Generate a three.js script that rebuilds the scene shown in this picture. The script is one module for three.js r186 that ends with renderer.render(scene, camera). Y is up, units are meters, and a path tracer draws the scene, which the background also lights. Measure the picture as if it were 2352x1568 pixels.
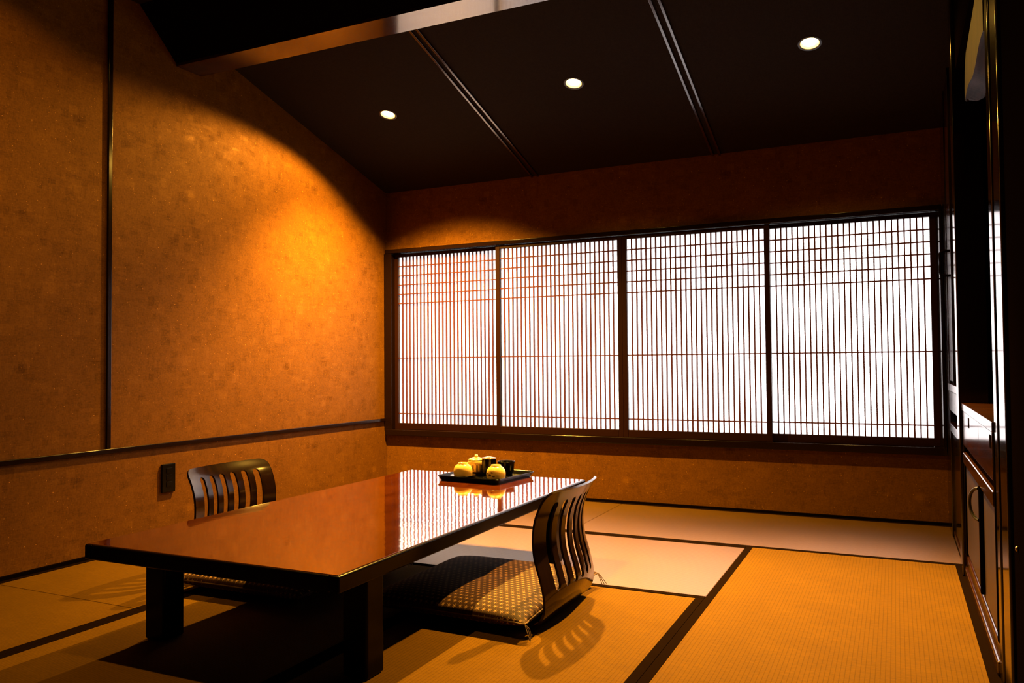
import * as THREE from 'three';
import { RoundedBoxGeometry } from 'three/addons/geometries/RoundedBoxGeometry.js';
import { mergeGeometries } from 'three/addons/utils/BufferGeometryUtils.js';
import { RectAreaLightUniformsLib } from 'three/addons/lights/RectAreaLightUniformsLib.js';

// ------------------------------------------------------------------ camera, daylight, exposure
const scene = new THREE.Scene();
const camera = new THREE.PerspectiveCamera(2 * Math.atan(784 / 1842.06) * 180 / Math.PI, 2352 / 1568, 0.02, 60);
camera.position.set(3.2539, 0.8506, 4.7436);
camera.rotation.set(0.0286, 0.4457, -0.0079, 'YXZ');

scene.background = new THREE.Color().setRGB(1.0, 0.955, 0.97);   // bright overcast sky, seen only by the paper screens
scene.backgroundIntensity = 8.0;
RectAreaLightUniformsLib.init();
const daylight = new THREE.RectAreaLight(new THREE.Color().setRGB(1.0, 0.955, 0.97), 3.0, 3.36, 1.17);   // day coming in at the window opening, outside the paper
daylight.position.set(1.76, 1.03, -0.16);
daylight.lookAt(1.76, 1.03, 2);
scene.add(daylight);

const renderer = new THREE.WebGLRenderer({ antialias: true });
renderer.toneMapping = THREE.LinearToneMapping;
renderer.toneMappingExposure = 1.0;
renderer.shadowMap.enabled = true;

const LAMP_COLOR = new THREE.Color().setRGB(1.0, 0.5, 0.06);
const BEAM_CD = [2, 126, 138], SPILL_CD = [118, 9, 9], EDGE_CD = [16, 2.2, 2.2], SPILL_AIM = [-0.37, 0, 0];         // candela of each downlight: the reflector's beam, the wide spill and the faint light out to the rim's cut-off
const REAR_BEAM_CD = 2, REAR_SPILL_CD = 4, REAR_EDGE_CD = 2.2, BEAM_AIM = 0.13;   // the front lamps' reflectors lean a little further into the room

// ------------------------------------------------------------------ helpers
let seed = 20240611;
const rnd = () => { seed = (seed + 0x6D2B79F5) | 0; let t = Math.imul(seed ^ (seed >>> 15), 1 | seed); t = (t + Math.imul(t ^ (t >>> 7), 61 | t)) ^ t; return ((t ^ (t >>> 14)) >>> 0) / 4294967296; };
const rr = (a, b) => a + (b - a) * rnd();
const used = {};
function numbered(n) { const k = used[n] = (used[n] ?? -1) + 1; return k ? `${n}_${String(k).padStart(3, '0')}` : n; }
function tag(o, label, category, group) { Object.assign(o.userData, { label, category }); if (group) o.userData.group = group; return o; }
function structure(o, label) { o.userData.kind = 'structure'; if (label) o.userData.label = label; return o; }
function mesh(name, geo, mat, parent = scene) {
  const g = Array.isArray(geo) ? (geo.length > 1 ? mergeGeometries(geo.map((q) => q.index ? q.toNonIndexed() : q)) : geo[0]) : geo;
  const m = new THREE.Mesh(g, mat);
  m.name = parent === scene ? numbered(name) : name;
  m.castShadow = m.receiveShadow = true;
  parent.add(m);
  return m;
}
function group(name, x = 0, y = 0, z = 0, turn = 0) {
  const g = new THREE.Group(); g.name = numbered(name); g.position.set(x, y, z); g.rotation.y = turn; scene.add(g); return g;
}
// uv in metres by the way each face points
function metric(g, scale = 1, turn = false) {
  const q = g.index ? g.toNonIndexed() : g, p = q.attributes.position, uv = new Float32Array(p.count * 2);
  const a = new THREE.Vector3(), b = new THREE.Vector3(), c = new THREE.Vector3();
  for (let i = 0; i < p.count; i += 3) {
    a.fromBufferAttribute(p, i); b.fromBufferAttribute(p, i + 1); c.fromBufferAttribute(p, i + 2);
    const n = b.clone().sub(a).cross(c.clone().sub(a)), ax = Math.abs(n.x), ay = Math.abs(n.y), az = Math.abs(n.z);
    [a, b, c].forEach((v, k) => {
      let s, t;
      if (ay >= ax && ay >= az) [s, t] = [v.x, v.z]; else if (ax >= az) [s, t] = [v.z, v.y]; else [s, t] = [v.x, v.y];
      if (turn) [s, t] = [t, s];
      uv[(i + k) * 2] = s * scale; uv[(i + k) * 2 + 1] = t * scale;
    });
  }
  q.setAttribute('uv', new THREE.BufferAttribute(uv, 2));
  return q;
}
function box(x0, x1, y0, y1, z0, z1, r = 0, turn = false) {
  const w = x1 - x0, h = y1 - y0, d = z1 - z0;
  const g = r > 0 ? new RoundedBoxGeometry(w, h, d, 2, Math.min(r, w / 2.1, h / 2.1, d / 2.1)) : new THREE.BoxGeometry(w, h, d);
  return metric(g.translate((x0 + x1) / 2, (y0 + y1) / 2, (z0 + z1) / 2), 1, turn);
}
const lathe = (pts, n = 40) => new THREE.LatheGeometry(pts.map(([x, y]) => new THREE.Vector2(x, y)), n);

// textures computed from noise
const toS = (v) => { v = Math.min(1, Math.max(0, v)); return 255 * (v <= 0.0031308 ? 12.92 * v : 1.055 * v ** (1 / 2.4) - 0.055); };
function dataTexture(n, m, f, srgb, repeat) {
  const a = new Uint8Array(n * m * 4);
  for (let y = 0; y < m; y++) for (let x = 0; x < n; x++) {
    const v = f(x, y), k = (y * n + x) * 4;
    if (srgb) { a[k] = toS(v[0]); a[k + 1] = toS(v[1]); a[k + 2] = toS(v[2]); } else { const q = 255 * Math.min(1, Math.max(0, v)); a[k] = a[k + 1] = a[k + 2] = q; }
    a[k + 3] = 255;
  }
  const t = new THREE.DataTexture(a, n, m);
  t.magFilter = THREE.LinearFilter; t.minFilter = THREE.LinearMipmapLinearFilter; t.generateMipmaps = true;
  t.wrapS = t.wrapT = THREE.RepeatWrapping; if (srgb) t.colorSpace = THREE.SRGBColorSpace;
  t.repeat.set(repeat[0], repeat[1]); t.needsUpdate = true;
  return t;
}
// tiling value noise
function noiseGrid(n, m) { const a = new Float32Array(n * m); for (let i = 0; i < a.length; i++) a[i] = rnd(); const s = (t) => t * t * (3 - 2 * t);
  return (u, v) => { u = ((u % 1) + 1) % 1 * n; v = ((v % 1) + 1) % 1 * m; const i = Math.floor(u) % n, j = Math.floor(v) % m, x = s(u - Math.floor(u)), y = s(v - Math.floor(v)), i2 = (i + 1) % n, j2 = (j + 1) % m;
    return (a[j * n + i] * (1 - x) + a[j * n + i2] * x) * (1 - y) + (a[j2 * n + i] * (1 - x) + a[j2 * n + i2] * x) * y; }; }

// ------------------------------------------------------------------ materials
const std = (o) => new THREE.MeshStandardMaterial(o), phys = (o) => new THREE.MeshPhysicalMaterial(o);
const lin = (r, g, b) => new THREE.Color().setRGB(r, g, b);

// gold woven wallpaper: patches of thread, mica flecks
const WALL_M = 1.6;
function wallpaper() {
  const N = 2048, tone = new Float32Array(N * N);
  for (let k = 0; k < 2600; k++) {
    const w = Math.floor(rr(14, 90)), h = Math.floor(rr(12, 70)), x0 = Math.floor(rr(0, N)), y0 = Math.floor(rr(0, N)), v = rr(-1, 1) * (rnd() < 0.25 ? 0.16 : 0.08);
    for (let y = 0; y < h; y++) for (let x = 0; x < w; x++) tone[((y0 + y) % N) * N + (x0 + x) % N] += v;
  }
  const hT = noiseGrid(200, 1024), vT = noiseGrid(1024, 200), big = noiseGrid(9, 9), fleck = new Float32Array(N * N);
  for (let k = 0; k < 2300; k++) {
    const x0 = Math.floor(rr(0, N)), y0 = Math.floor(rr(0, N)), v = rnd() ** 3, s = rnd() < 0.35 ? 3 : 2;
    for (let y = 0; y < s; y++) for (let x = 0; x < s + 1; x++) fleck[((y0 + y) % N) * N + (x0 + x) % N] = v;
  }
  const at = (x, y) => tone[y * N + x] + 0.36 * (hT(x / N, y / N) - 0.5) + 0.3 * (vT(x / N, y / N) - 0.5) + 0.12 * (big(x / N, y / N) - 0.5);
  const map = dataTexture(N, N, (x, y) => {
    const t = Math.max(0.35, 1 + 0.95 * at(x, y)), f = fleck[y * N + x];
    return [0.115 * t + 0.5 * f, 0.046 * t ** 1.1 + 0.25 * f, 0.005 * t + 0.05 * f];
  }, true, [1 / WALL_M, 1 / WALL_M]);
  const M = 1024;
  const rough = dataTexture(M, M, (x, y) => 0.62 - 0.4 * tone[y * 2 * N + x * 2], false, [1 / WALL_M, 1 / WALL_M]);
  const bump = dataTexture(M, M, (x, y) => 0.5 + 0.5 * at(x * 2, y * 2), false, [1 / WALL_M, 1 / WALL_M]);
  return phys({ name: 'gold_wallpaper', map, roughnessMap: rough, roughness: 1, metalness: 0.12, specularIntensity: 0.12, bumpMap: bump, bumpScale: 0.0006 });
}
const wallMat = wallpaper();

// tatami: ribs run along the long side (v), rushes across
const RIBS = 32, RIB = 0.0125, TAT_M = RIBS * RIB;
function tatamiMaps() {
  const N = 1024, rush = noiseGrid(24, 420), fine = noiseGrid(512, 512), broad = noiseGrid(5, 5), h = new Float32Array(N * N);
  for (let y = 0; y < N; y++) for (let x = 0; x < N; x++) {
    const u = (x / N * RIBS) % 1, r = Math.abs(Math.sin(Math.PI * u)) ** 0.6;
    h[y * N + x] = 0.72 * r + 0.2 * rush(x / N, y / N) + 0.08 * fine(x / N, y / N);
  }
  const rep = [1 / TAT_M, 1 / TAT_M];
  return {
    bump: dataTexture(N, N, (x, y) => h[y * N + x], false, rep),
    map: dataTexture(N, N, (x, y) => {
      const u = (x / N * RIBS) % 1, groove = Math.abs(u - 0.5) > 0.42 ? 0.72 : 1;
      const t = (0.82 + 0.3 * rush(x / N, y / N) + 0.12 * (fine(x / N, y / N) - 0.5) + 0.1 * (broad(x / N, y / N) - 0.5)) * groove;
      return [0.082 * t, 0.04 * t, 0.0013 * t];
    }, true, rep),
  };
}
const tat = tatamiMaps();
const tatamiAcross = [0.97, 1.0, 1.03].map((k) => phys({ name: 'tatami_across_rushes', map: tat.map, color: lin(k, k, k), bumpMap: tat.bump, bumpScale: 0.0006, roughness: 0.85, specularIntensity: 0.06 }));
const tatamiAlong = [0.97, 1.0, 1.03].map((k) => phys({ name: 'tatami_along_rushes', map: tat.map, color: lin(k, k, k), bumpMap: tat.bump, bumpScale: 0.0005, roughness: 0.4, ior: 1.62 }));   // the waxy rushes shine when light and eye run along them
const heriMat = phys({ name: 'cloth_border', color: lin(0.005, 0.0026, 0.0017), roughness: 0.95, specularIntensity: 0 });

// dark lacquered wood with a little grain
function grain(base, dark, contrast, len, wid, size) {
  const N = 512, a = noiseGrid(len, wid), b = noiseGrid(len * 3, wid * 4), c = noiseGrid(4, 10);
  return dataTexture(N, N, (x, y) => { const u = x / N, v = y / N; const t = Math.min(1, Math.max(0, 0.5 + contrast * (a(u, v) - 0.5) + 0.6 * contrast * (b(u, v) - 0.5) + 0.5 * contrast * (c(u, v) - 0.5))); return [0, 1, 2].map((k) => dark[k] + (base[k] - dark[k]) * t); }, true, [1 / size, 1 / size]);
}
const woodBlack = phys({ name: 'dark_lacquered_wood', color: lin(0.005, 0.0026, 0.002), roughness: 0.1, ior: 1.5 });
const woodBlackMatt = phys({ name: 'dark_stained_wood', color: lin(0.003, 0.0016, 0.0012), roughness: 0.95, specularIntensity: 0 });
const woodBrown = phys({ name: 'brown_lacquered_wood', map: grain([0.03, 0.009, 0.0045], [0.013, 0.004, 0.002], 1.0, 5, 60, 0.8), roughness: 0.13, ior: 1.7 });
const woodDoor = phys({ name: 'grained_door_panel', map: grain([0.03, 0.011, 0.002], [0.013, 0.0045, 0.001], 1.2, 26, 5, 0.7), roughness: 0.42 });
const beamMat = phys({ name: 'beam_wood', map: grain([0.04, 0.012, 0.006], [0.013, 0.004, 0.002], 1.3, 4, 60, 0.9), roughness: 0.1, ior: 1.66 });
const boardMat = phys({ name: 'natural_edge_wood', map: grain([0.03, 0.0095, 0.0018], [0.011, 0.0034, 0.001], 1.3, 60, 6, 0.7), roughness: 0.7, specularIntensity: 0.15 });
const wave = noiseGrid(40, 40), wave2 = noiseGrid(7, 7);
const tableTopMat = phys({
  name: 'red_brown_lacquer', map: grain([0.06, 0.013, 0.002], [0.035, 0.0065, 0.0012], 0.9, 30, 8, 0.9), roughness: 0.05, ior: 1.9, clearcoat: 0.6, clearcoatRoughness: 0.04,
  bumpMap: dataTexture(256, 256, (x, y) => 0.6 * wave(x / 256, y / 256) + 0.4 * wave2(x / 256, y / 256), false, [1 / 0.9, 1 / 0.9]), bumpScale: 0.00022,
});
const tableEdgeMat = phys({ name: 'black_lacquer', color: lin(0.002, 0.0011, 0.0009), roughness: 0.2, specularIntensity: 0.15 });
const chairMat = phys({ name: 'bent_plywood', map: grain([0.012, 0.005, 0.003], [0.006, 0.0025, 0.0015], 1.0, 5, 50, 0.6), roughness: 0.13, specularIntensity: 0.5 });
const blackGloss = phys({ name: 'black_gloss', color: lin(0.002, 0.002, 0.0024), roughness: 0.16, specularIntensity: 0.35 });
const blackMetal = std({ name: 'black_iron', color: lin(0.008, 0.006, 0.005), roughness: 0.5 });
const frameMat = phys({ name: 'shoji_frame_wood', color: lin(0.012, 0.003, 0.0018), roughness: 0.45, specularIntensity: 0.2 });
const barMat = phys({ name: 'reddish_lattice_wood', color: lin(0.07, 0.016, 0.012), roughness: 0.6, specularIntensity: 0.2 });
const jambMat = phys({ name: 'jamb_lacquer', color: lin(0.006, 0.0024, 0.0018), roughness: 0.18, specularIntensity: 0.35 });
const paperMat = phys({ name: 'shoji_paper', color: lin(0.9, 0.87, 0.86), roughness: 1, transmission: 0.45, thickness: 0, ior: 1.3, side: THREE.DoubleSide });
const ceilN = noiseGrid(256, 40), ceilV = noiseGrid(40, 256);
const ceilTex = dataTexture(512, 512, (x, y) => { const t = 0.6 + 0.4 * ceilN(x / 512, y / 512) + 0.4 * ceilV(x / 512, y / 512); return [0.012 * t, 0.0066 * t, 0.003 * t]; }, true, [1 / 0.5, 1 / 0.5]);
const ceilMat = phys({ name: 'woven_ceiling', map: ceilTex, roughness: 0.9, specularIntensity: 0.15 });

// ------------------------------------------------------------------ room shell
const R = 3.493, BACK_Z = 5.42, K = 0.285, CEIL0 = 2.075;
const slopeY = (z) => CEIL0 + K * z;

// floor: slab with tatami mats
const floor = structure(group('floor'), 'tatami floor with black cloth borders');
mesh('slab', box(-0.15, 4.1, -0.2, -0.052, -0.2, BACK_Z + 0.15), woodBlackMatt, floor);
const XH = 0.84, XJ = 2.614, Z1 = 0.912, Z2 = 1.814, HERI = 0.031;
const mats = [[0.014, 1.738, 0.014, Z1, 'x'], [1.738, R, 0.014, Z1, 'x'], [0.014, XH, Z1, 2.742, 'z'], [0.014, XH, 2.742, 4.53, 'z'], [XH, XJ, Z1, Z2, 'x'], [XJ, R, Z1, 2.70, 'z'],
  [XH, 1.727, Z2, 3.58, 'z'], [1.727, XJ, Z2, 3.58, 'z'], [XJ, R, 2.70, 4.5, 'z'], [XH, XJ, 3.58, 4.48, 'x'], [0.014, XH, 4.53, BACK_Z, 'z'], [XH, XJ, 4.48, BACK_Z, 'x'], [XJ, R, 4.5, BACK_Z, 'z']];
mats.forEach(([x0, x1, z0, z1, d], i) => {
  const g = 0.0007;
  const m = mesh('tatami_mat', box(x0 + g, x1 - g, -0.052, 0, z0 + g, z1 - g, 0.003, d === 'x'), (d === 'x' ? tatamiAlong : tatamiAcross)[i % 3], floor);
  const e = 0.0012;
  if (d === 'x') { mesh('cloth_border', box(x0 + g, x1 - g, -0.045, e, z0 + g, z0 + HERI, 0.001), heriMat, m); mesh('cloth_border', box(x0 + g, x1 - g, -0.045, e, z1 - HERI, z1 - g, 0.001), heriMat, m); }
  else { mesh('cloth_border', box(x0 + g, x0 + HERI, -0.045, e, z0 + g, z1 - g, 0.001), heriMat, m); mesh('cloth_border', box(x1 - HERI, x1 - g, -0.045, e, z0 + g, z1 - g, 0.001), heriMat, m); }
});

// walls
const WX0 = 0.03, WX1 = 3.462, WY0 = 0.40, WY1 = 1.64;     // window opening
structure(mesh('wall_left', box(-0.15, 0, -0.1, 3.0, -0.15, BACK_Z + 0.15), wallMat), 'gold wallpapered wall');
structure(mesh('wall_back', [box(0, 3.56, -0.1, WY0, -0.15, 0), box(0, 3.56, WY1, 3.0, -0.15, 0), box(0, WX0, WY0, WY1, -0.15, 0), box(WX1, 3.56, WY0, WY1, -0.15, 0)], wallMat), 'gold wallpapered wall around the window');
structure(mesh('wall_rear', box(-0.15, 4.2, -0.1, 3.0, BACK_Z, BACK_Z + 0.15), woodBlackMatt));
structure(mesh('wall_right', [box(R + 0.03, R + 0.12, -0.1, 3.0, -0.15, 1.06), box(3.95, 4.1, -0.1, 3.0, 1.0, 2.6), box(R + 0.02, 4.1, -0.1, 3.0, 2.5, BACK_Z + 0.15), box(R + 0.11, 4.1, -0.1, 3.0, 1.0, 1.06), box(R, R + 0.05, 2.02, 3.0, 0.98, 2.52)], woodBlackMatt), 'dark wall with an alcove');
structure(mesh('baseboard_left', box(0, 0.013, -0.02, 0.017, 0, BACK_Z, 0.002), woodBlackMatt), 'thin dark sill strip');
structure(mesh('baseboard_back', box(0, R, -0.02, 0.014, 0, 0.013, 0.002), woodBlackMatt), 'thin dark sill strip');
structure(mesh('trim_1', box(0, 0.012, 0.458, 0.48, 0, BACK_Z, 0.003), jambMat), 'thin dark rail along the gold wall');
structure(mesh('trim_2', box(0, 0.012, 0.48, 2.62, 2.217, 2.239, 0.003), jambMat), 'upright dark batten on the gold wall');

// sloped ceiling in three bays, each with a round hole for its downlight
const LAMPS = [0.60, 1.763, 2.926], LZ = 0.85, HOLE = 0.043, BAY = R / 3;
const ceiling = structure(group('ceiling'), 'dark woven ceiling that slopes up from the window wall');
const cosA = 1 / Math.hypot(1, K), sinA = K * cosA, slopeLen = 1.87 / cosA;
const slopeBasis = new THREE.Matrix4().makeBasis(new THREE.Vector3(1, 0, 0), new THREE.Vector3(0, sinA, cosA), new THREE.Vector3(0, -cosA, sinA)).setPosition(0, CEIL0, 0);
function holed(x0, x1, y0, y1, holes) {
  const s = new THREE.Shape([[x0, y0], [x1, y0], [x1, y1], [x0, y1]].map(([x, y]) => new THREE.Vector2(x, y)));
  for (const [hx, hy] of holes) { const p = new THREE.Path(); p.absarc(hx, hy, HOLE, 0, Math.PI * 2, true); s.holes.push(p); }
  return new THREE.ExtrudeGeometry(s, { depth: 0.03, bevelEnabled: false, curveSegments: 32 }).translate(0, 0, -0.03);
}
for (let k = 0; k < 3; k++) {
  const g = holed(k ? k * BAY + 0.0005 : -0.02, k < 2 ? (k + 1) * BAY - 0.0005 : 3.6, -0.02, slopeLen, [[LAMPS[k], LZ / cosA]]).applyMatrix4(slopeBasis);
  mesh('sloped_panel', metric(g), ceilMat, ceiling);
}
for (const bx of [BAY, 2 * BAY]) for (const o of [-0.026, 0.014]) {
  const b = new RoundedBoxGeometry(0.014, slopeLen, 0.012, 2, 0.003).translate(bx + o + 0.006, slopeLen / 2, 0.006).applyMatrix4(slopeBasis);
  mesh('batten', metric(b), woodBrown, ceiling);
}
const flatBasis = new THREE.Matrix4().makeBasis(new THREE.Vector3(1, 0, 0), new THREE.Vector3(0, 0, 1), new THREE.Vector3(0, -1, 0)).setPosition(0, 2.6, 0);
const REAR_Z = 3.1, REAR = LAMPS.slice(0, 2);
mesh('flat_panel', metric(holed(-0.02, 4.1, 1.84, BACK_Z + 0.02, REAR.map((x) => [x, REAR_Z])).applyMatrix4(flatBasis)), ceilMat, ceiling);
structure(mesh('ceiling_deck', [box(-0.15, 4.2, 2.76, 3.0, -0.15, BACK_Z + 0.15), box(R + 0.02, 4.1, 2.2, 2.5, 0.98, 1.9)], woodBlackMatt), 'roof deck above the ceiling');
{
  const s = new THREE.Shape([[-1.69, 2.375], [-1.69, 2.66], [-1.843, 2.66], [-1.843, 2.375]].map(([x, y]) => new THREE.Vector2(x, y)));
  const g = new THREE.ExtrudeGeometry(s, { depth: R + 0.02, bevelEnabled: true, bevelSize: 0.004, bevelThickness: 0.004, bevelSegments: 2 }).rotateY(Math.PI / 2);
  const f = new THREE.ExtrudeGeometry(new THREE.Shape([[-1.848, 2.385], [-1.848, 2.66], [-2.07, 2.66], [-2.07, 2.602]].map(([x, y]) => new THREE.Vector2(x, y))), { depth: R + 0.02, bevelEnabled: false }).rotateY(Math.PI / 2);
  structure(mesh('beam_fascia', metric(f.translate(-0.01, 0, 0)), woodBlackMatt), 'black slanted board in front of the beam');
  structure(mesh('ceiling_beam', metric(g.translate(-0.01, 0, 0)), beamMat), 'reddish brown wooden beam where the ceiling slope ends');
}

// ------------------------------------------------------------------ downlights
function downlight(x, y, z, tilt, label, beam, spill, edge, aim, aim2, grp) {
  const g = group('downlight', x, y, z); g.rotation.x = -tilt;          // local -y points out of the ceiling
  tag(g, label, 'downlight', grp);
  mesh('trim_ring', lathe([[0.0415, 0.03], [0.0415, -0.001], [0.044, -0.003], [0.052, -0.0025], [0.053, 0], [0.0435, 0.0005]], 48), blackMetal, g);
  mesh('reflector', lathe([[0.0412, 0.001], [0.04, 0.012], [0.034, 0.03], [0.03, 0.034]], 48), reflectorMat, g);
  mesh('bulb', lathe([[0, 0.004], [0.02, 0.0045], [0.032, 0.007], [0.0365, 0.013], [0.035, 0.022], [0.02, 0.04], [0, 0.042]], 40), bulbMat, g);
  g.updateMatrixWorld(true);
  for (const [cd, angle, pen, lean] of [[beam, 0.63, 1.0, aim], [spill, 1.0, 1.0, aim2], [edge, 1.29, 0.15, 0]]) {
    const l = new THREE.SpotLight(LAMP_COLOR, cd, 0, angle, pen, 2);
    l.position.copy(g.localToWorld(new THREE.Vector3(0, -0.006, 0)));
    l.target.position.copy(g.localToWorld(new THREE.Vector3(0, -Math.cos(lean), Math.sin(lean))));
    l.castShadow = true; l.shadow.radius = 1; scene.add(l, l.target);
  }
  return g;
}
const bulbMat = std({ name: 'bulb_glow', color: lin(0.8, 0.7, 0.5), emissive: lin(1, 0.72, 0.34), emissiveIntensity: 12, roughness: 0.6 });
const reflectorMat = std({ name: 'gold_reflector', color: lin(0.9, 0.55, 0.16), roughness: 0.35, metalness: 1 });
const tiltA = Math.atan(K);
const lampWords = ['round recessed downlight in the sloped ceiling bay beside the gold wall', 'round recessed downlight in the middle bay of the sloped ceiling', 'round recessed downlight in the sloped ceiling bay beside the alcove'];
const rearWords = ['round recessed downlight in the flat ceiling beside the gold wall', 'round recessed downlight in the flat ceiling above the table end'];
LAMPS.forEach((x, k) => downlight(x, slopeY(LZ), LZ, tiltA, lampWords[k], BEAM_CD[k], SPILL_CD[k], EDGE_CD[k], BEAM_AIM, SPILL_AIM[k], 'downlights in the sloped ceiling'));
REAR.forEach((x, k) => downlight(x, 2.6, REAR_Z, 0, rearWords[k], REAR_BEAM_CD, REAR_SPILL_CD, REAR_EDGE_CD, 0, 0, 'downlights in the flat ceiling'));

// ------------------------------------------------------------------ window frame and shoji screens
const win = structure(group('window_1'), 'dark lacquered window frame for four paper screens');
mesh('sill', box(WX0 - 0.02, WX1 + 0.02, 0.362, 0.402, -0.1, 0.034, 0.004), jambMat, win);
mesh('head', box(WX0 - 0.02, WX1 + 0.02, 1.638, 1.666, -0.1, 0.034, 0.004), jambMat, win);
mesh('jamb', box(WX0 - 0.03, WX0 + 0.032, 0.402, 1.638, -0.1, 0.03, 0.004), jambMat, win);
{   // splayed, so that its lacquer catches the paper beside it
  const p = new THREE.Shape([[WX1 - 0.004, 0.0], [WX1 + 0.010, -0.038], [WX1 + 0.022, -0.038], [WX1 + 0.022, 0.1], [WX1 - 0.004, 0.1]].map(([x, y]) => new THREE.Vector2(x, y)));
  mesh('jamb', metric(new THREE.ExtrudeGeometry(p, { depth: 1.304, bevelEnabled: false }).rotateX(-Math.PI / 2).translate(0, 0.362, 0)), woodBlack, win);
}
const PY0 = 0.4466, PY1 = 1.6141, BAR = 0.0072;
const barH = new THREE.BoxGeometry(1, BAR, 0.010), barV = new THREE.BoxGeometry(BAR, PY1 - PY0, 0.014);
function shoji(p0, p1, z, label) {                    // p0..p1 is the paper between the stiles
  const g = group('shoji_screen', (p0 + p1) / 2, 0.402, z); tag(g, label, 'shoji screen', 'shoji screens in the window');
  const w = (p1 - p0) / 2, S = 0.03, y = (v) => v - 0.402;
  mesh('paper', new THREE.PlaneGeometry(2 * w + 0.02, PY1 - PY0 + 0.02).translate(0, y((PY0 + PY1) / 2), -0.0075), paperMat, g);
  mesh('stile', box(-w - S, -w, 0, y(1.637), -0.013, 0.013, 0.002), frameMat, g);
  mesh('stile', box(w, w + S, 0, y(1.637), -0.013, 0.013, 0.002), frameMat, g);
  mesh('rail', box(-w, w, 0, y(PY0), -0.012, 0.012, 0.002), frameMat, g);
  mesh('rail', box(-w, w, y(PY1), y(1.637), -0.012, 0.012, 0.002), frameMat, g);
  for (let k = 1; k <= 26; k++) { const b = mesh('vertical_bar', barV, barMat, g); b.position.set(-w + 2 * w * k / 27, y((PY0 + PY1) / 2), -0.001); }
  for (const q of [1, 2, 3, 4, 5].map((k) => PY1 - 0.0657 * k).concat(0.9016, PY0 + 0.0657)) { const b = mesh('horizontal_bar', barH, barMat, g); b.scale.x = 2 * w; b.position.set(0, y(q), 0.0005); }
  return g;
}
shoji(0.0927, 0.893, -0.026, 'white paper shoji screen with fine vertical lattice, next to the gold wall');
shoji(0.9094, 1.7177, 0.006, 'white paper shoji screen with fine vertical lattice, second from the gold wall');
shoji(1.7776, 2.5902, 0.006, 'white paper shoji screen with fine vertical lattice, second from the alcove side');
shoji(2.6184, 3.4292, -0.026, 'white paper shoji screen with fine vertical lattice, next to the closet');

// ------------------------------------------------------------------ low table
{
  const t = group('low_table', 1.528, 0, 2.228, 0.009); tag(t, 'low rectangular table with a polished red brown lacquered top', 'table');
  const a = 0.463, b = 0.901, H = 0.33;
  mesh('table_top', box(-a + 0.006, a - 0.006, H - 0.012, H, -b + 0.006, b - 0.006, 0.003), tableTopMat, t);
  const e = mesh('edge_frame', [box(-a, -a + 0.03, H - 0.046, H - 0.0015, -b, b, 0.006), box(a - 0.03, a, H - 0.046, H - 0.0015, -b, b, 0.006), box(-a + 0.03, a - 0.03, H - 0.046, H - 0.0015, -b, -b + 0.03, 0.006), box(-a + 0.03, a - 0.03, H - 0.046, H - 0.0015, b - 0.03, b, 0.006), box(-a + 0.02, a - 0.02, H - 0.04, H - 0.012, -b + 0.02, b - 0.02)], tableEdgeMat, t);
  e.userData.label = 'black edge';
  for (const sx of [-1, 1]) for (const sz of [-1, 1]) {
    const x = sx * (a - 0.043 - 0.041), z = sz * (b - 0.18 - 0.041);
    mesh('leg', box(x - 0.041, x + 0.041, 0.0012, H - 0.04, z - 0.041, z + 0.041, 0.008), tableEdgeMat, t);
  }
  for (const sx of [-1, 1]) mesh('apron', box(sx * (a - 0.084) - 0.012, sx * (a - 0.084) + 0.012, H - 0.075, H - 0.04, -b + 0.2, b - 0.2, 0.003), tableEdgeMat, t);
}

// ------------------------------------------------------------------ legless chairs: one bent sheet with six slots
const profile = new THREE.CatmullRomCurve3([[-0.40, 0.008], [-0.25, 0.008], [-0.1, 0.008], [-0.03, 0.010], [0.012, 0.022], [0.034, 0.055], [0.038, 0.1], [0.024, 0.165], [0.006, 0.228], [0, 0.29], [0.008, 0.35], [0.028, 0.40], [0.055, 0.443]].map(([x, y]) => new THREE.Vector3(x, y, 0)), false, 'centripetal');
const pLen = profile.getLength();
const sAtY = (y) => { let lo = 0.5, hi = 1; for (let i = 0; i < 40; i++) { const m = (lo + hi) / 2; profile.getPointAt(m).y < y ? lo = m : hi = m; } return (lo + hi) / 2 * pLen; };
function sheetPoint(w, s) {
  const p = profile.getPointAt(Math.min(1, Math.max(0, s / pLen))), up = Math.min(1, Math.max(0, (p.y - 0.02) / 0.12)), k = up * up * (3 - 2 * up);
  return new THREE.Vector3(p.x + 0.037 * k * (1 - (w / 0.225) ** 2), p.y, w);
}
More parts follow.
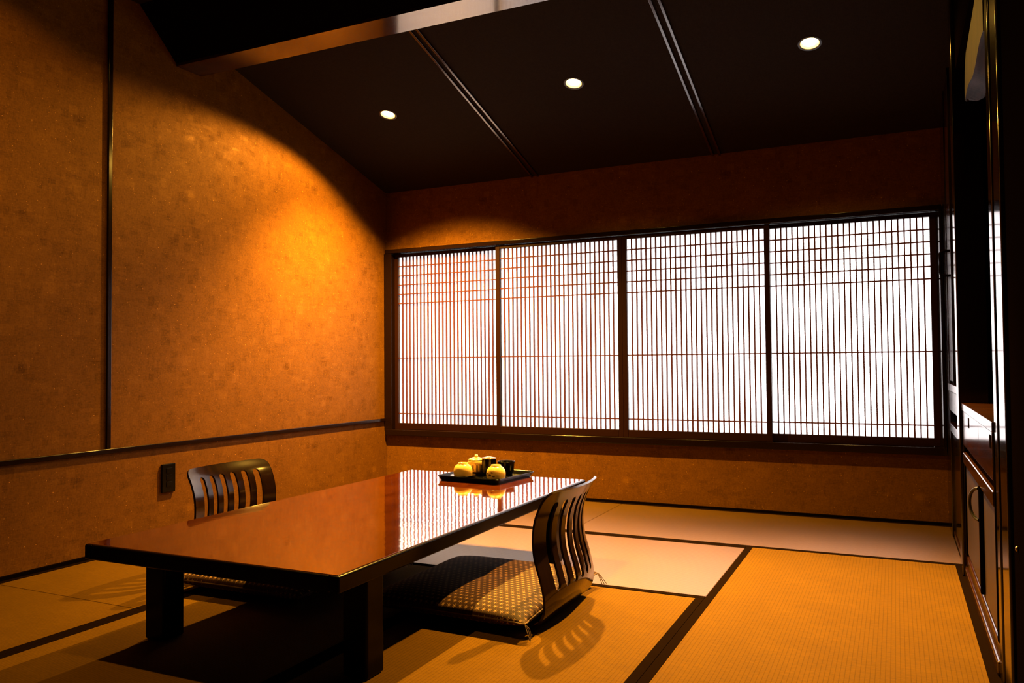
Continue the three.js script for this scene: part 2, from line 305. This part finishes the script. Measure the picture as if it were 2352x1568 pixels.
function chairSheet() {
  const HW = 0.225, SH = 0.0152, centres = [-0.15, -0.09, -0.03, 0.03, 0.09, 0.15], s0 = sAtY(0.135), s1 = sAtY(0.392), RC = 0.035;
  const ws = [];                                        // [w, slot index or -1]
  const put = (w) => { if (!ws.some((v) => Math.abs(v - w) < 1e-6)) ws.push(w); };
  for (let k = 0; k <= 4; k++) { put(-HW + RC * (1 - Math.cos(Math.PI / 2 * k / 4))); put(HW - RC * (1 - Math.cos(Math.PI / 2 * k / 4))); }
  for (const c of centres) for (let k = 0; k <= 8; k++) put(c - SH * Math.cos(Math.PI * k / 8));
  for (let k = 0; k < 5; k++) put(-0.12 + 0.06 * k);
  ws.sort((a, b) => a - b);
  const slotOf = (w) => centres.find((c) => Math.abs(w - c) < SH - 1e-6), cap = (w) => { const c = slotOf(w); return c === undefined ? 0 : Math.sqrt(Math.max(0, SH * SH - (w - c) ** 2)); };
  const corner = (w) => { const d = Math.abs(w) - (HW - RC); return d > 0 ? RC - Math.sqrt(Math.max(0, RC * RC - d * d)) : 0; };
  const pts = [], key = {}, tris = [];
  const id = (w, s) => { const k = `${w.toFixed(5)},${s.toFixed(5)}`; if (!(k in key)) { key[k] = pts.length; pts.push([w, s]); } return key[k]; };
  const cell = (a, b, c, d) => { if (a !== b && b !== c && a !== c) tris.push([a, b, c]); if (a !== c && c !== d && a !== d) tris.push([a, c, d]); };
  const NB = 40, NT = 6, NM = 22;
  for (let i = 0; i + 1 < ws.length; i++) {
    const w0 = ws[i], w1 = ws[i + 1], mid = (w0 + w1) / 2, inSlot = slotOf(mid) !== undefined;
    const lo = (w, k) => corner(w) * 0.8 + (s0 - cap(w) - corner(w) * 0.8) * k / NB, hi = (w, k) => (s1 + cap(w)) + (pLen - corner(w) - s1 - cap(w)) * k / NT;
    for (let k = 0; k < NB; k++) cell(id(w0, lo(w0, k)), id(w1, lo(w1, k)), id(w1, lo(w1, k + 1)), id(w0, lo(w0, k + 1)));
    for (let k = 0; k < NT; k++) cell(id(w0, hi(w0, k)), id(w1, hi(w1, k)), id(w1, hi(w1, k + 1)), id(w0, hi(w0, k + 1)));
    if (!inSlot) for (let k = 0; k < NM; k++) { const a = s0 + (s1 - s0) * k / NM, b = s0 + (s1 - s0) * (k + 1) / NM; cell(id(w0, a), id(w1, a), id(w1, b), id(w0, b)); }
  }
  const edges = {};
  for (const t of tris) for (let k = 0; k < 3; k++) { const a = t[k], b = t[(k + 1) % 3], q = a < b ? `${a},${b}` : `${b},${a}`; (edges[q] ??= []).push([a, b]); }
  const T = 0.0042, pos = [], uv = [], nor = [];
  const F = [], Bk = [], NN = [];
  for (const [w, s] of pts) {
    const p = sheetPoint(w, s), e = 0.0015, du = sheetPoint(w + e, s).sub(sheetPoint(w - e, s)), dv = sheetPoint(w, Math.min(pLen, s + e)).sub(sheetPoint(w, Math.max(0, s - e)));
    const n = du.cross(dv).normalize(); NN.push(n); F.push(p.clone().addScaledVector(n, T)); Bk.push(p.clone().addScaledVector(n, -T));
  }
  const emit = (p, n, q) => { pos.push(p.x, p.y, p.z); nor.push(n.x, n.y, n.z); uv.push(q[1], q[0]); };
  for (const [a, b, c] of tris) {
    for (const v of [a, b, c]) emit(F[v], NN[v], pts[v]);
    for (const v of [a, c, b]) emit(Bk[v], NN[v].clone().negate(), pts[v]);
  }
  for (const q in edges) if (edges[q].length === 1) {
    const [a, b] = edges[q][0], n = F[b].clone().sub(F[a]).cross(NN[a]).normalize();
    for (const [P, v] of [[F, a], [Bk, a], [Bk, b], [F, a], [Bk, b], [F, b]]) emit(P[v], n, pts[v]);
  }
  const g = new THREE.BufferGeometry();
  g.setAttribute('position', new THREE.Float32BufferAttribute(pos, 3)); g.setAttribute('normal', new THREE.Float32BufferAttribute(nor, 3)); g.setAttribute('uv', new THREE.Float32BufferAttribute(uv, 2));
  return g;
}
const sheetGeo = chairSheet();
function chair(x, z, turn, label) {
  const g = group('legless_chair', x, 0, z, turn); tag(g, label, 'chair', 'legless chairs at the low table');
  mesh('bent_shell', sheetGeo, chairMat, g);
  mesh('floor_strip', box(-0.36, -0.33, 0.001, 0.004, -0.19, 0.19, 0.001), blackMetal, g);
  return g;
}
chair(2.2, 2.172, 0, 'dark brown slotted bent plywood legless chair at the alcove side of the table');
chair(0.775, 2.212, Math.PI, 'dark brown slotted bent plywood legless chair between the table and the gold wall');

// floor cushions with a woven star pattern
function starTexture() {
  const N = 512, cv = document.createElement('canvas'); cv.width = cv.height = N; const c = cv.getContext('2d');
  c.fillStyle = '#26120a'; c.fillRect(0, 0, N, N);
  const step = N / 8;
  c.lineCap = 'round';
  for (let j = -1; j <= 8; j++) for (let i = -1; i <= 8; i++) {
    const x = (i + (j % 2 ? 0.5 : 0)) * step + step / 2, y = j * step + step / 2;
    for (let k = 0; k < 6; k++) {
      const a = Math.PI / 3 * k + Math.PI / 6;
      c.strokeStyle = '#785c43'; c.lineWidth = 6; c.beginPath(); c.moveTo(x, y); c.lineTo(x + Math.cos(a) * step * 0.29, y + Math.sin(a) * step * 0.29); c.stroke();
      c.strokeStyle = '#432416'; c.lineWidth = 3; c.beginPath(); c.moveTo(x + Math.cos(a) * step * 0.36, y + Math.sin(a) * step * 0.36); c.lineTo(x + Math.cos(a) * step * 0.52, y + Math.sin(a) * step * 0.52); c.stroke();
    }
    c.fillStyle = '#8a6d52'; c.beginPath(); c.arc(x, y, step * 0.11, 0, 7); c.fill();
  }
  const t = new THREE.CanvasTexture(cv); t.colorSpace = THREE.SRGBColorSpace; t.wrapS = t.wrapT = THREE.RepeatWrapping; t.repeat.set(1 / 0.17, 1 / 0.17); return t;
}
const cushionMat = phys({ name: 'star_weave', map: starTexture(), roughness: 0.75, specularIntensity: 0.3 });
const cushionCord = std({ name: 'cushion_cord', color: lin(0.05, 0.02, 0.008), roughness: 0.8 });
function cushionGeo(ax, az, T) {
  const N = 44, pos = [], uv = [], idx = [];
  for (const side of [1, -1]) for (let j = 0; j <= N; j++) for (let i = 0; i <= N; i++) {
    const f = (t) => Math.sin(Math.PI / 2 * t), u = f(-1 + 2 * i / N), v = f(-1 + 2 * j / N);
    const h = T * (Math.max(0, 1 - Math.abs(u) ** 4) * Math.max(0, 1 - Math.abs(v) ** 4)) ** 0.42 * (1 - 0.18 * Math.exp(-(u * u + v * v) * 30));
    const x = ax * u * (1 - 0.045 * (1 - v * v)), z = az * v * (1 - 0.045 * (1 - u * u));
    pos.push(x, side > 0 ? T * 0.85 + h : Math.max(0, T * 0.85 - h), z); uv.push(x, z);
  }
  const M = (N + 1) * (N + 1);
  for (const s of [0, 1]) for (let j = 0; j < N; j++) for (let i = 0; i < N; i++) { const a = s * M + j * (N + 1) + i, b = a + 1, c = a + N + 1, d = c + 1; s ? idx.push(a, b, c, b, d, c) : idx.push(a, c, b, b, c, d); }
  const g = new THREE.BufferGeometry(); g.setAttribute('position', new THREE.Float32BufferAttribute(pos, 3)); g.setAttribute('uv', new THREE.Float32BufferAttribute(uv, 2)); g.setIndex(idx); g.computeVertexNormals(); return g;
}
const CAX = 0.305, CAZ = 0.335, CT = 0.043;
const cushGeo = cushionGeo(CAX, CAZ, CT);
function cushion(x, z, label) {
  const g = group('floor_cushion', x, 0.0155, z); tag(g, label, 'cushion', 'cushions on the legless chairs');
  mesh('cover', cushGeo, cushionMat, g);
  const ring = []; for (let k = 0; k < 64; k++) { const a = k / 64 * 4, e = Math.floor(a), t = -1 + 2 * (a - e), u = [t, 1, -t, -1][e], v = [-1, t, 1, -t][e]; ring.push(new THREE.Vector3(CAX * u * (1 - 0.045 * (1 - v * v)), CT * 0.85, CAZ * v * (1 - 0.045 * (1 - u * u)))); }
  mesh('piping', new THREE.TubeGeometry(new THREE.CatmullRomCurve3(ring, true), 128, 0.0028, 6, true), cushionCord, g);
  for (const sx of [-1, 1]) for (const sz of [-1, 1]) {
    const q = []; for (let k = 0; k < 3; k++) { const p = [[0, 0.037, 0], [0.012, 0.02, 0.01 * (k - 1)], [0.02 + 0.004 * k, -0.006, 0.012 * (k - 1) + 0.008]].map(([x1, y1, z1]) => new THREE.Vector3(sx * (CAX + x1), y1, sz * (CAZ + z1))); q.push(new THREE.TubeGeometry(new THREE.CatmullRomCurve3(p), 6, 0.0014, 5)); }
    mesh('tassel', q, cushionCord, g);
  }
  mesh('tuft', new THREE.SphereGeometry(0.006, 10, 8).scale(1, 0.5, 1).translate(0, CT * 1.67, 0), cushionCord, g);
}
cushion(1.905, 2.15, 'brown floor cushion with small star pattern on the chair at the alcove side');
cushion(1.075, 2.215, 'brown floor cushion with small star pattern on the chair near the gold wall');

// ------------------------------------------------------------------ tea things on the table
const TY = 0.3302;
const ceramic = (o) => phys({ roughness: 0.22, ior: 1.5, ...o });
{
  const t = group('tea_tray', 1.55, TY, 1.462, -0.105); tag(t, 'square black lacquered tray with flared rim on the low table', 'tray');
  const loop = (h, r) => { const p = []; for (let c = 0; c < 4; c++) for (let k = 0; k <= 6; k++) { const a = Math.PI / 2 * (c + k / 6), sx = [1, -1, -1, 1][c], sz = [1, 1, -1, -1][c]; p.push([sx * (h - r) + r * Math.cos(a), sz * (h - r) + r * Math.sin(a)]); } return p; };
  const rings = [[0.0, 0.150, 0.02], [0.0, 0.152, 0.02], [0.022, 0.166, 0.024], [0.0235, 0.1645, 0.024], [0.022, 0.1625, 0.022], [0.006, 0.149, 0.018]];
  const pos = [], idx = []; const L = 28;
  for (const [y, h, r] of rings) for (const [x, z] of loop(h, r)) pos.push(x, y, z);
  for (let k = 0; k + 1 < rings.length; k++) for (let i = 0; i < L; i++) { const a = k * L + i, b = k * L + (i + 1) % L, c = a + L, d = b + L; idx.push(a, c, b, b, c, d); }
  const cb = pos.length / 3; pos.push(0, 0, 0, 0, 0.006, 0);
  for (let i = 0; i < L; i++) { idx.push(cb, i, (i + 1) % L, cb + 1, (rings.length - 1) * L + (i + 1) % L, (rings.length - 1) * L + i); }
  const g = new THREE.BufferGeometry(); g.setAttribute('position', new THREE.Float32BufferAttribute(pos, 3)); g.setIndex(idx);
  const q = metric(g); q.computeVertexNormals();
  mesh('tray_body', q, blackGloss, t);
}
const TT = TY + 0.0064;
const cupMat = ceramic({ name: 'cream_glaze', color: lin(0.55, 0.36, 0.12) });
const blueMark = ceramic({ name: 'brown_brushwork', color: lin(0.06, 0.025, 0.012) });
const cupProfile = [[0.0405, 0], [0.0425, 0.012], [0.0432, 0.024], [0.041, 0.036], [0.034, 0.048], [0.025, 0.0535], [0.0222, 0.0548], [0.0222, 0.0605], [0.0195, 0.061], [0.0192, 0.0565], [0, 0.056]];
const saucerGeo = lathe([[0, 0.0], [0.034, 0.0], [0.038, 0.003], [0.058, 0.0105], [0.0595, 0.012], [0.057, 0.0125], [0.036, 0.0065], [0, 0.006]], 48);
function teaSet(x, z, words, marks) {
  tag(mesh('saucer', saucerGeo, blackGloss), `round dark saucer under the ${words}`, 'saucer', 'saucers on the tray').position.set(x, TT, z);
  const c = group('tea_cup', x, TT + 0.0068, z); tag(c, `upside down cream tea cup, ${words}`, 'cup', 'tea cups on the tray');
  mesh('cup_body', lathe(cupProfile, 48), cupMat, c);
  if (marks) for (const [a, y, s] of [[0.1, 0.02, 0.008], [0.35, 0.031, 0.006], [-0.3, 0.026, 0.005], [0.55, 0.014, 0.006]]) {
    const r = 0.0428, p = new THREE.SphereGeometry(1, 12, 8).scale(s, s * 0.55, 0.0016); p.rotateY(a + marks); p.translate(Math.sin(a + marks) * r, y, Math.cos(a + marks) * r);
    mesh('painted_mark', p, blueMark, c);
  }
  return c;
}
teaSet(1.462, 1.523, 'plain cup next to the drip glazed teapot', 0);
teaSet(1.637, 1.535, 'cup with brown painted marks next to the black bowl', -0.35);
{
  const t = group('tea_pot', 1.472, TT, 1.412); tag(t, 'small cream lidded teapot with dark glaze drips', 'teapot');
  const body = lathe([[0, 0.001], [0.03, 0.001], [0.036, 0.008], [0.0415, 0.03], [0.043, 0.05], [0.041, 0.062], [0.036, 0.068], [0.033, 0.069], [0.033, 0.064]], 48);
  mesh('pot_body', body, cupMat, t);
  const lid = mesh('lid', lathe([[0, 0.072], [0.012, 0.0815], [0.03, 0.0755], [0.0375, 0.0715], [0.038, 0.069], [0.034, 0.068], [0, 0.068]].reverse(), 40), cupMat, t);
  mesh('knob', lathe([[0, 0.079], [0.006, 0.079], [0.0055, 0.084], [0.0085, 0.088], [0.0075, 0.092], [0, 0.0935]], 20), cupMat, lid);
  const drip = ceramic({ name: 'dark_drip_glaze', color: lin(0.02, 0.008, 0.005) });
  for (let k = 0; k < 14; k++) {
    const a = k / 14 * Math.PI * 2 + 0.1, len = 0.022 + 0.014 * ((k * 7) % 5) / 5, w = 0.0036;
    const p = [[0.043, 0.052], [0.0415, 0.05 - len * 0.6], [0.0405, 0.05 - len]].map(([r, y]) => new THREE.Vector3(Math.sin(a) * (r - 0.0018), y - 0.004, Math.cos(a) * (r - 0.0018)));
    mesh('glaze_drip', new THREE.TubeGeometry(new THREE.CatmullRomCurve3(p), 8, w, 8), drip, t);
  }
  mesh('foot_glaze', lathe([[0.0305, 0.0], [0.0372, 0.008], [0.0398, 0.017], [0.0392, 0.0172], [0.03, 0.001]], 48), drip, t);
  const sp = new THREE.CatmullRomCurve3([[0.0, 0.035, -0.036], [0.0, 0.045, -0.052], [0.0, 0.06, -0.062]].map((v) => new THREE.Vector3(...v)));
  mesh('spout', new THREE.TubeGeometry(sp, 10, 0.007, 10), cupMat, t);
}
{
  const t = group('tea_caddy', 1.548, TT, 1.431); tag(t, 'tall black cylindrical tea caddy with pale domed lid', 'tea caddy');
  mesh('caddy_body', lathe([[0, 0], [0.0325, 0], [0.0335, 0.002], [0.0335, 0.079], [0.033, 0.08], [0, 0.08]], 48), blackGloss, t);
  const l = mesh('lid', lathe([[0.0338, 0.0795], [0.0342, 0.0815], [0.033, 0.084], [0.018, 0.087], [0.006, 0.0905], [0, 0.0915]], 48), phys({ name: 'pale_lid', color: lin(0.12, 0.07, 0.055), roughness: 0.1, ior: 1.8 }), t);
  l.userData.label = 'pale lid';
}
tag(mesh('waste_bowl', lathe([[0, 0.0], [0.026, 0], [0.03, 0.003], [0.036, 0.02], [0.0385, 0.055], [0.0415, 0.063], [0.0408, 0.0645], [0.0385, 0.0635], [0.0355, 0.055], [0.033, 0.02], [0.026, 0.006], [0, 0.005]], 48), blackGloss), 'round open black bowl with a thin rim on the tray', 'bowl').position.set(1.608, TT, 1.372);

// ------------------------------------------------------------------ switch plate on the gold wall
{
  const g = group('switch_plate', 0, 0.305, 1.892); tag(g, 'black rectangular switch plate on the gold wall below the rail', 'switch');
  mesh('plate', box(0, 0.012, -0.07, 0.07, -0.041, 0.041, 0.004), blackGloss, g);
  for (const y of [-0.03, 0.004, 0.038]) mesh('rocker', box(0.011, 0.0145, y - 0.014, y + 0.012, -0.016, 0.016, 0.002), blackGloss, g);
}

// ------------------------------------------------------------------ closet on the right-hand wall, next to the window
structure(mesh('corner_post', box(R - 0.006, R + 0.05, 0, 2.3, 0.0, 0.3, 0.004), woodBlack), 'dark corner board between window and closet');
function slidingDoor(name, z0, z1, x, label) {
  const g = group(name, x, 0.745, (z0 + z1) / 2); structure(g, label); const w = (z1 - z0) / 2;
  mesh('door_panel', box(-0.006, 0.006, 0.012, 1.42, -w + 0.02, w - 0.02, 0.001), woodBrown, g);
  mesh('stile', box(-0.01, 0.01, 0, 1.43, -w, -w + 0.02, 0.002), woodBlack, g); mesh('stile', box(-0.01, 0.01, 0, 1.43, w - 0.02, w, 0.002), woodBlack, g);
  return g;
}
const d1 = slidingDoor('door_1', 0.31, 0.66, R + 0.002, 'narrow brown sliding closet door with a black bar handle');
{
  const c = new THREE.CatmullRomCurve3([[0, 0.5, 0.06], [-0.03, 0.5, 0.06], [-0.043, 0.507, 0.06], [-0.044, 0.56, 0.06], [-0.043, 0.607, 0.06], [-0.03, 0.614, 0.06], [0, 0.614, 0.06]].map((v) => new THREE.Vector3(...v)), false, 'centripetal');
  mesh('bar_handle', new THREE.TubeGeometry(c, 40, 0.006, 8), woodBlackMatt, d1);
}
const d2 = slidingDoor('door_2', 0.64, 0.985, R + 0.022, 'narrow brown sliding closet door with a recessed black pull');
mesh('recessed_pull', box(-0.0075, 0.004, 0.1, 0.19, 0.07, 0.12, 0.002), blackGloss, d2);
{
  const c = group('closet_base', R, 0, 0.645); tag(c, 'low dark closet base cabinet below the narrow sliding doors', 'cabinet');
  mesh('ledge', box(-0.012, 0.04, 0.71, 0.744, -0.34, 0.345, 0.003), woodBrown, c);
  mesh('front_panel', box(-0.008, 0.04, 0.615, 0.708, -0.34, 0.345, 0.003), woodBrown, c);
  mesh('recess', box(0.018, 0.04, 0.555, 0.615, -0.34, 0.345, 0), woodBlackMatt, c);
  mesh('lower_rail', box(-0.008, 0.04, 0.515, 0.555, -0.34, 0.345, 0.003), woodBrown, c);
  mesh('lower_panel', box(0.004, 0.04, 0.03, 0.513, -0.34, 0.345, 0.003), woodBlack, c);
  mesh('kick_board', box(0.0, 0.04, 0.001, 0.03, -0.34, 0.345, 0.003), woodBrown, c);
}
// posts of the alcove
structure(mesh('alcove_post', [box(R - 0.016, R + 0.09, 0.001, 2.36, 0.99, 1.1, 0.006)], woodBlack), 'dark square post between closet and alcove');
structure(mesh('alcove_post', [box(R - 0.002, R + 0.1, 0.001, 2.6, 2.215, 2.29, 0.006), box(R + 0.02, R + 0.1, 0.001, 2.6, 2.288, 2.365, 0), box(R - 0.004, R + 0.1, 0.001, 2.6, 2.363, 2.49, 0.006)], woodBlack), 'dark grooved post on the camera side of the alcove'.replace('on the camera side of', 'beside the black door and'));
structure(group('door_3', R + 0.012, 0, 3.3), 'plain black sliding door');
{
  const g = scene.getObjectByName('door_3');
  mesh('door_panel', box(-0.006, 0.008, 0.01, 2.0, -0.8, 0.9, 0.002), woodBlackMatt, g);
  const k = mesh('pull', lathe([[0, 0.0], [0.006, 0.0], [0.0065, 0.003], [0.004, 0.006], [0, 0.0065]], 20).rotateZ(Math.PI / 2).translate(-0.006, 0.42, -0.72), phys({ name: 'pale_metal', color: lin(0.25, 0.2, 0.15), metalness: 1, roughness: 0.4 }), g); k.userData.label = 'small round metal pull';
}
// cabinet in the alcove
{
  const c = group('alcove_cabinet', R, 0, 1.66); tag(c, 'dark brown alcove cabinet with two drawers above two grained doors', 'cabinet');
  const z0 = -0.555, z1 = 0.555, mid = 0.14;
  mesh('carcass', [box(0.018, 0.45, 0.09, 0.655, z0, z1), box(-0.004, 0.02, 0.09, 0.655, z0, z0 + 0.035, 0.003), box(-0.004, 0.02, 0.09, 0.655, z1 - 0.02, z1, 0.003)], woodBlackMatt, c);
  for (const [a, b, pull] of [[z0 + 0.035, mid - 0.0012, -0.236], [mid + 0.0012, z1 - 0.02, 0.5]]) {
    const d = mesh('drawer', box(-0.006, 0.018, 0.523, 0.6545, a, b, 0.002), woodBrown, c);
    mesh('square_pull', box(-0.0075, -0.004, 0.609, 0.645, pull - 0.019, pull + 0.019, 0.001), woodBlackMatt, d);
  }
  mesh('middle_rail', box(-0.008, 0.02, 0.452, 0.494, z0 + 0.035, z1 - 0.02, 0.004), woodBrown, c);
  for (const [a, b] of [[z0 + 0.037, mid - 0.013], [mid + 0.013, z1 - 0.022]]) mesh('cabinet_door', box(0.002, 0.018, 0.1, 0.45, a, b, 0.003), woodDoor, c);
  const st = mesh('meeting_stile', box(-0.010, 0.016, 0.115, 0.455, mid - 0.012, mid + 0.012, 0.003), woodBlackMatt, c);
  const arc = []; for (let k = 0; k <= 12; k++) { const a = Math.PI * k / 12; arc.push(new THREE.Vector3(-0.010 - 0.022 * Math.sin(a), 0.395 + 0.05 * Math.cos(a), mid - 0.004 - 0.04 * Math.sin(a))); }
  mesh('bail_handle', new THREE.TubeGeometry(new THREE.CatmullRomCurve3(arc), 32, 0.005, 8), blackMetal, st);
  mesh('base_rail', box(-0.002, 0.05, 0.046, 0.09, z0, z1, 0.008), woodBrown, c);
  mesh('sill_board', box(-0.008, 0.08, 0.0015, 0.042, z0, z1 - 0.002, 0.008), woodBrown, c);
  const w = mesh('counter_board', box(R - 0.0075, R + 0.455, 0.6555, 0.684, 1.102, 2.214, 0.0025), woodBrown); tag(w, 'dark polished board on top of the alcove cabinet', 'counter');
}
// natural-edge board hanging under the alcove's upper wall
{
  const N = 26, pos = [], idx = [], sec = 8, z0 = 1.575, z1 = 2.212;
  for (let i = 0; i <= N; i++) {
    const t = i / N, z = z0 + (z1 - z0) * t, grow = Math.min(1, t / 0.12) ** 0.5, top = 1.80 + 0.09 * grow + 0.07 * t, bot = 1.752 + 0.012 * Math.sin(t * 9), th = 0.018 + 0.055 * grow;
    const ring = [[0, bot], [0.006, bot - 0.004], [th * 0.7, bot - 0.03 * grow], [th, bot - 0.012 * grow], [th + 0.004, (top + bot) / 2], [th, top], [0.006, top + 0.002], [0, top - 0.004]];
    for (const [x, y] of ring) pos.push(R - 0.004 + x, y, z);
  }
  for (let i = 0; i < N; i++) for (let k = 0; k < sec; k++) { const a = i * sec + k, b = i * sec + (k + 1) % sec, c = a + sec, d = b + sec; idx.push(a, b, c, b, d, c); }
  for (let k = 1; k + 1 < sec; k++) { idx.push(0, k + 1, k); idx.push(N * sec, N * sec + k, N * sec + k + 1); }
  const g = new THREE.BufferGeometry(); g.setAttribute('position', new THREE.Float32BufferAttribute(pos, 3)); g.setIndex(idx);
  const q = metric(g); q.computeVertexNormals();
  tag(mesh('natural_edge_board', q, boardMat), 'orange brown board with rough natural edge high up in the alcove', 'wooden board');
}

renderer.render(scene, camera);
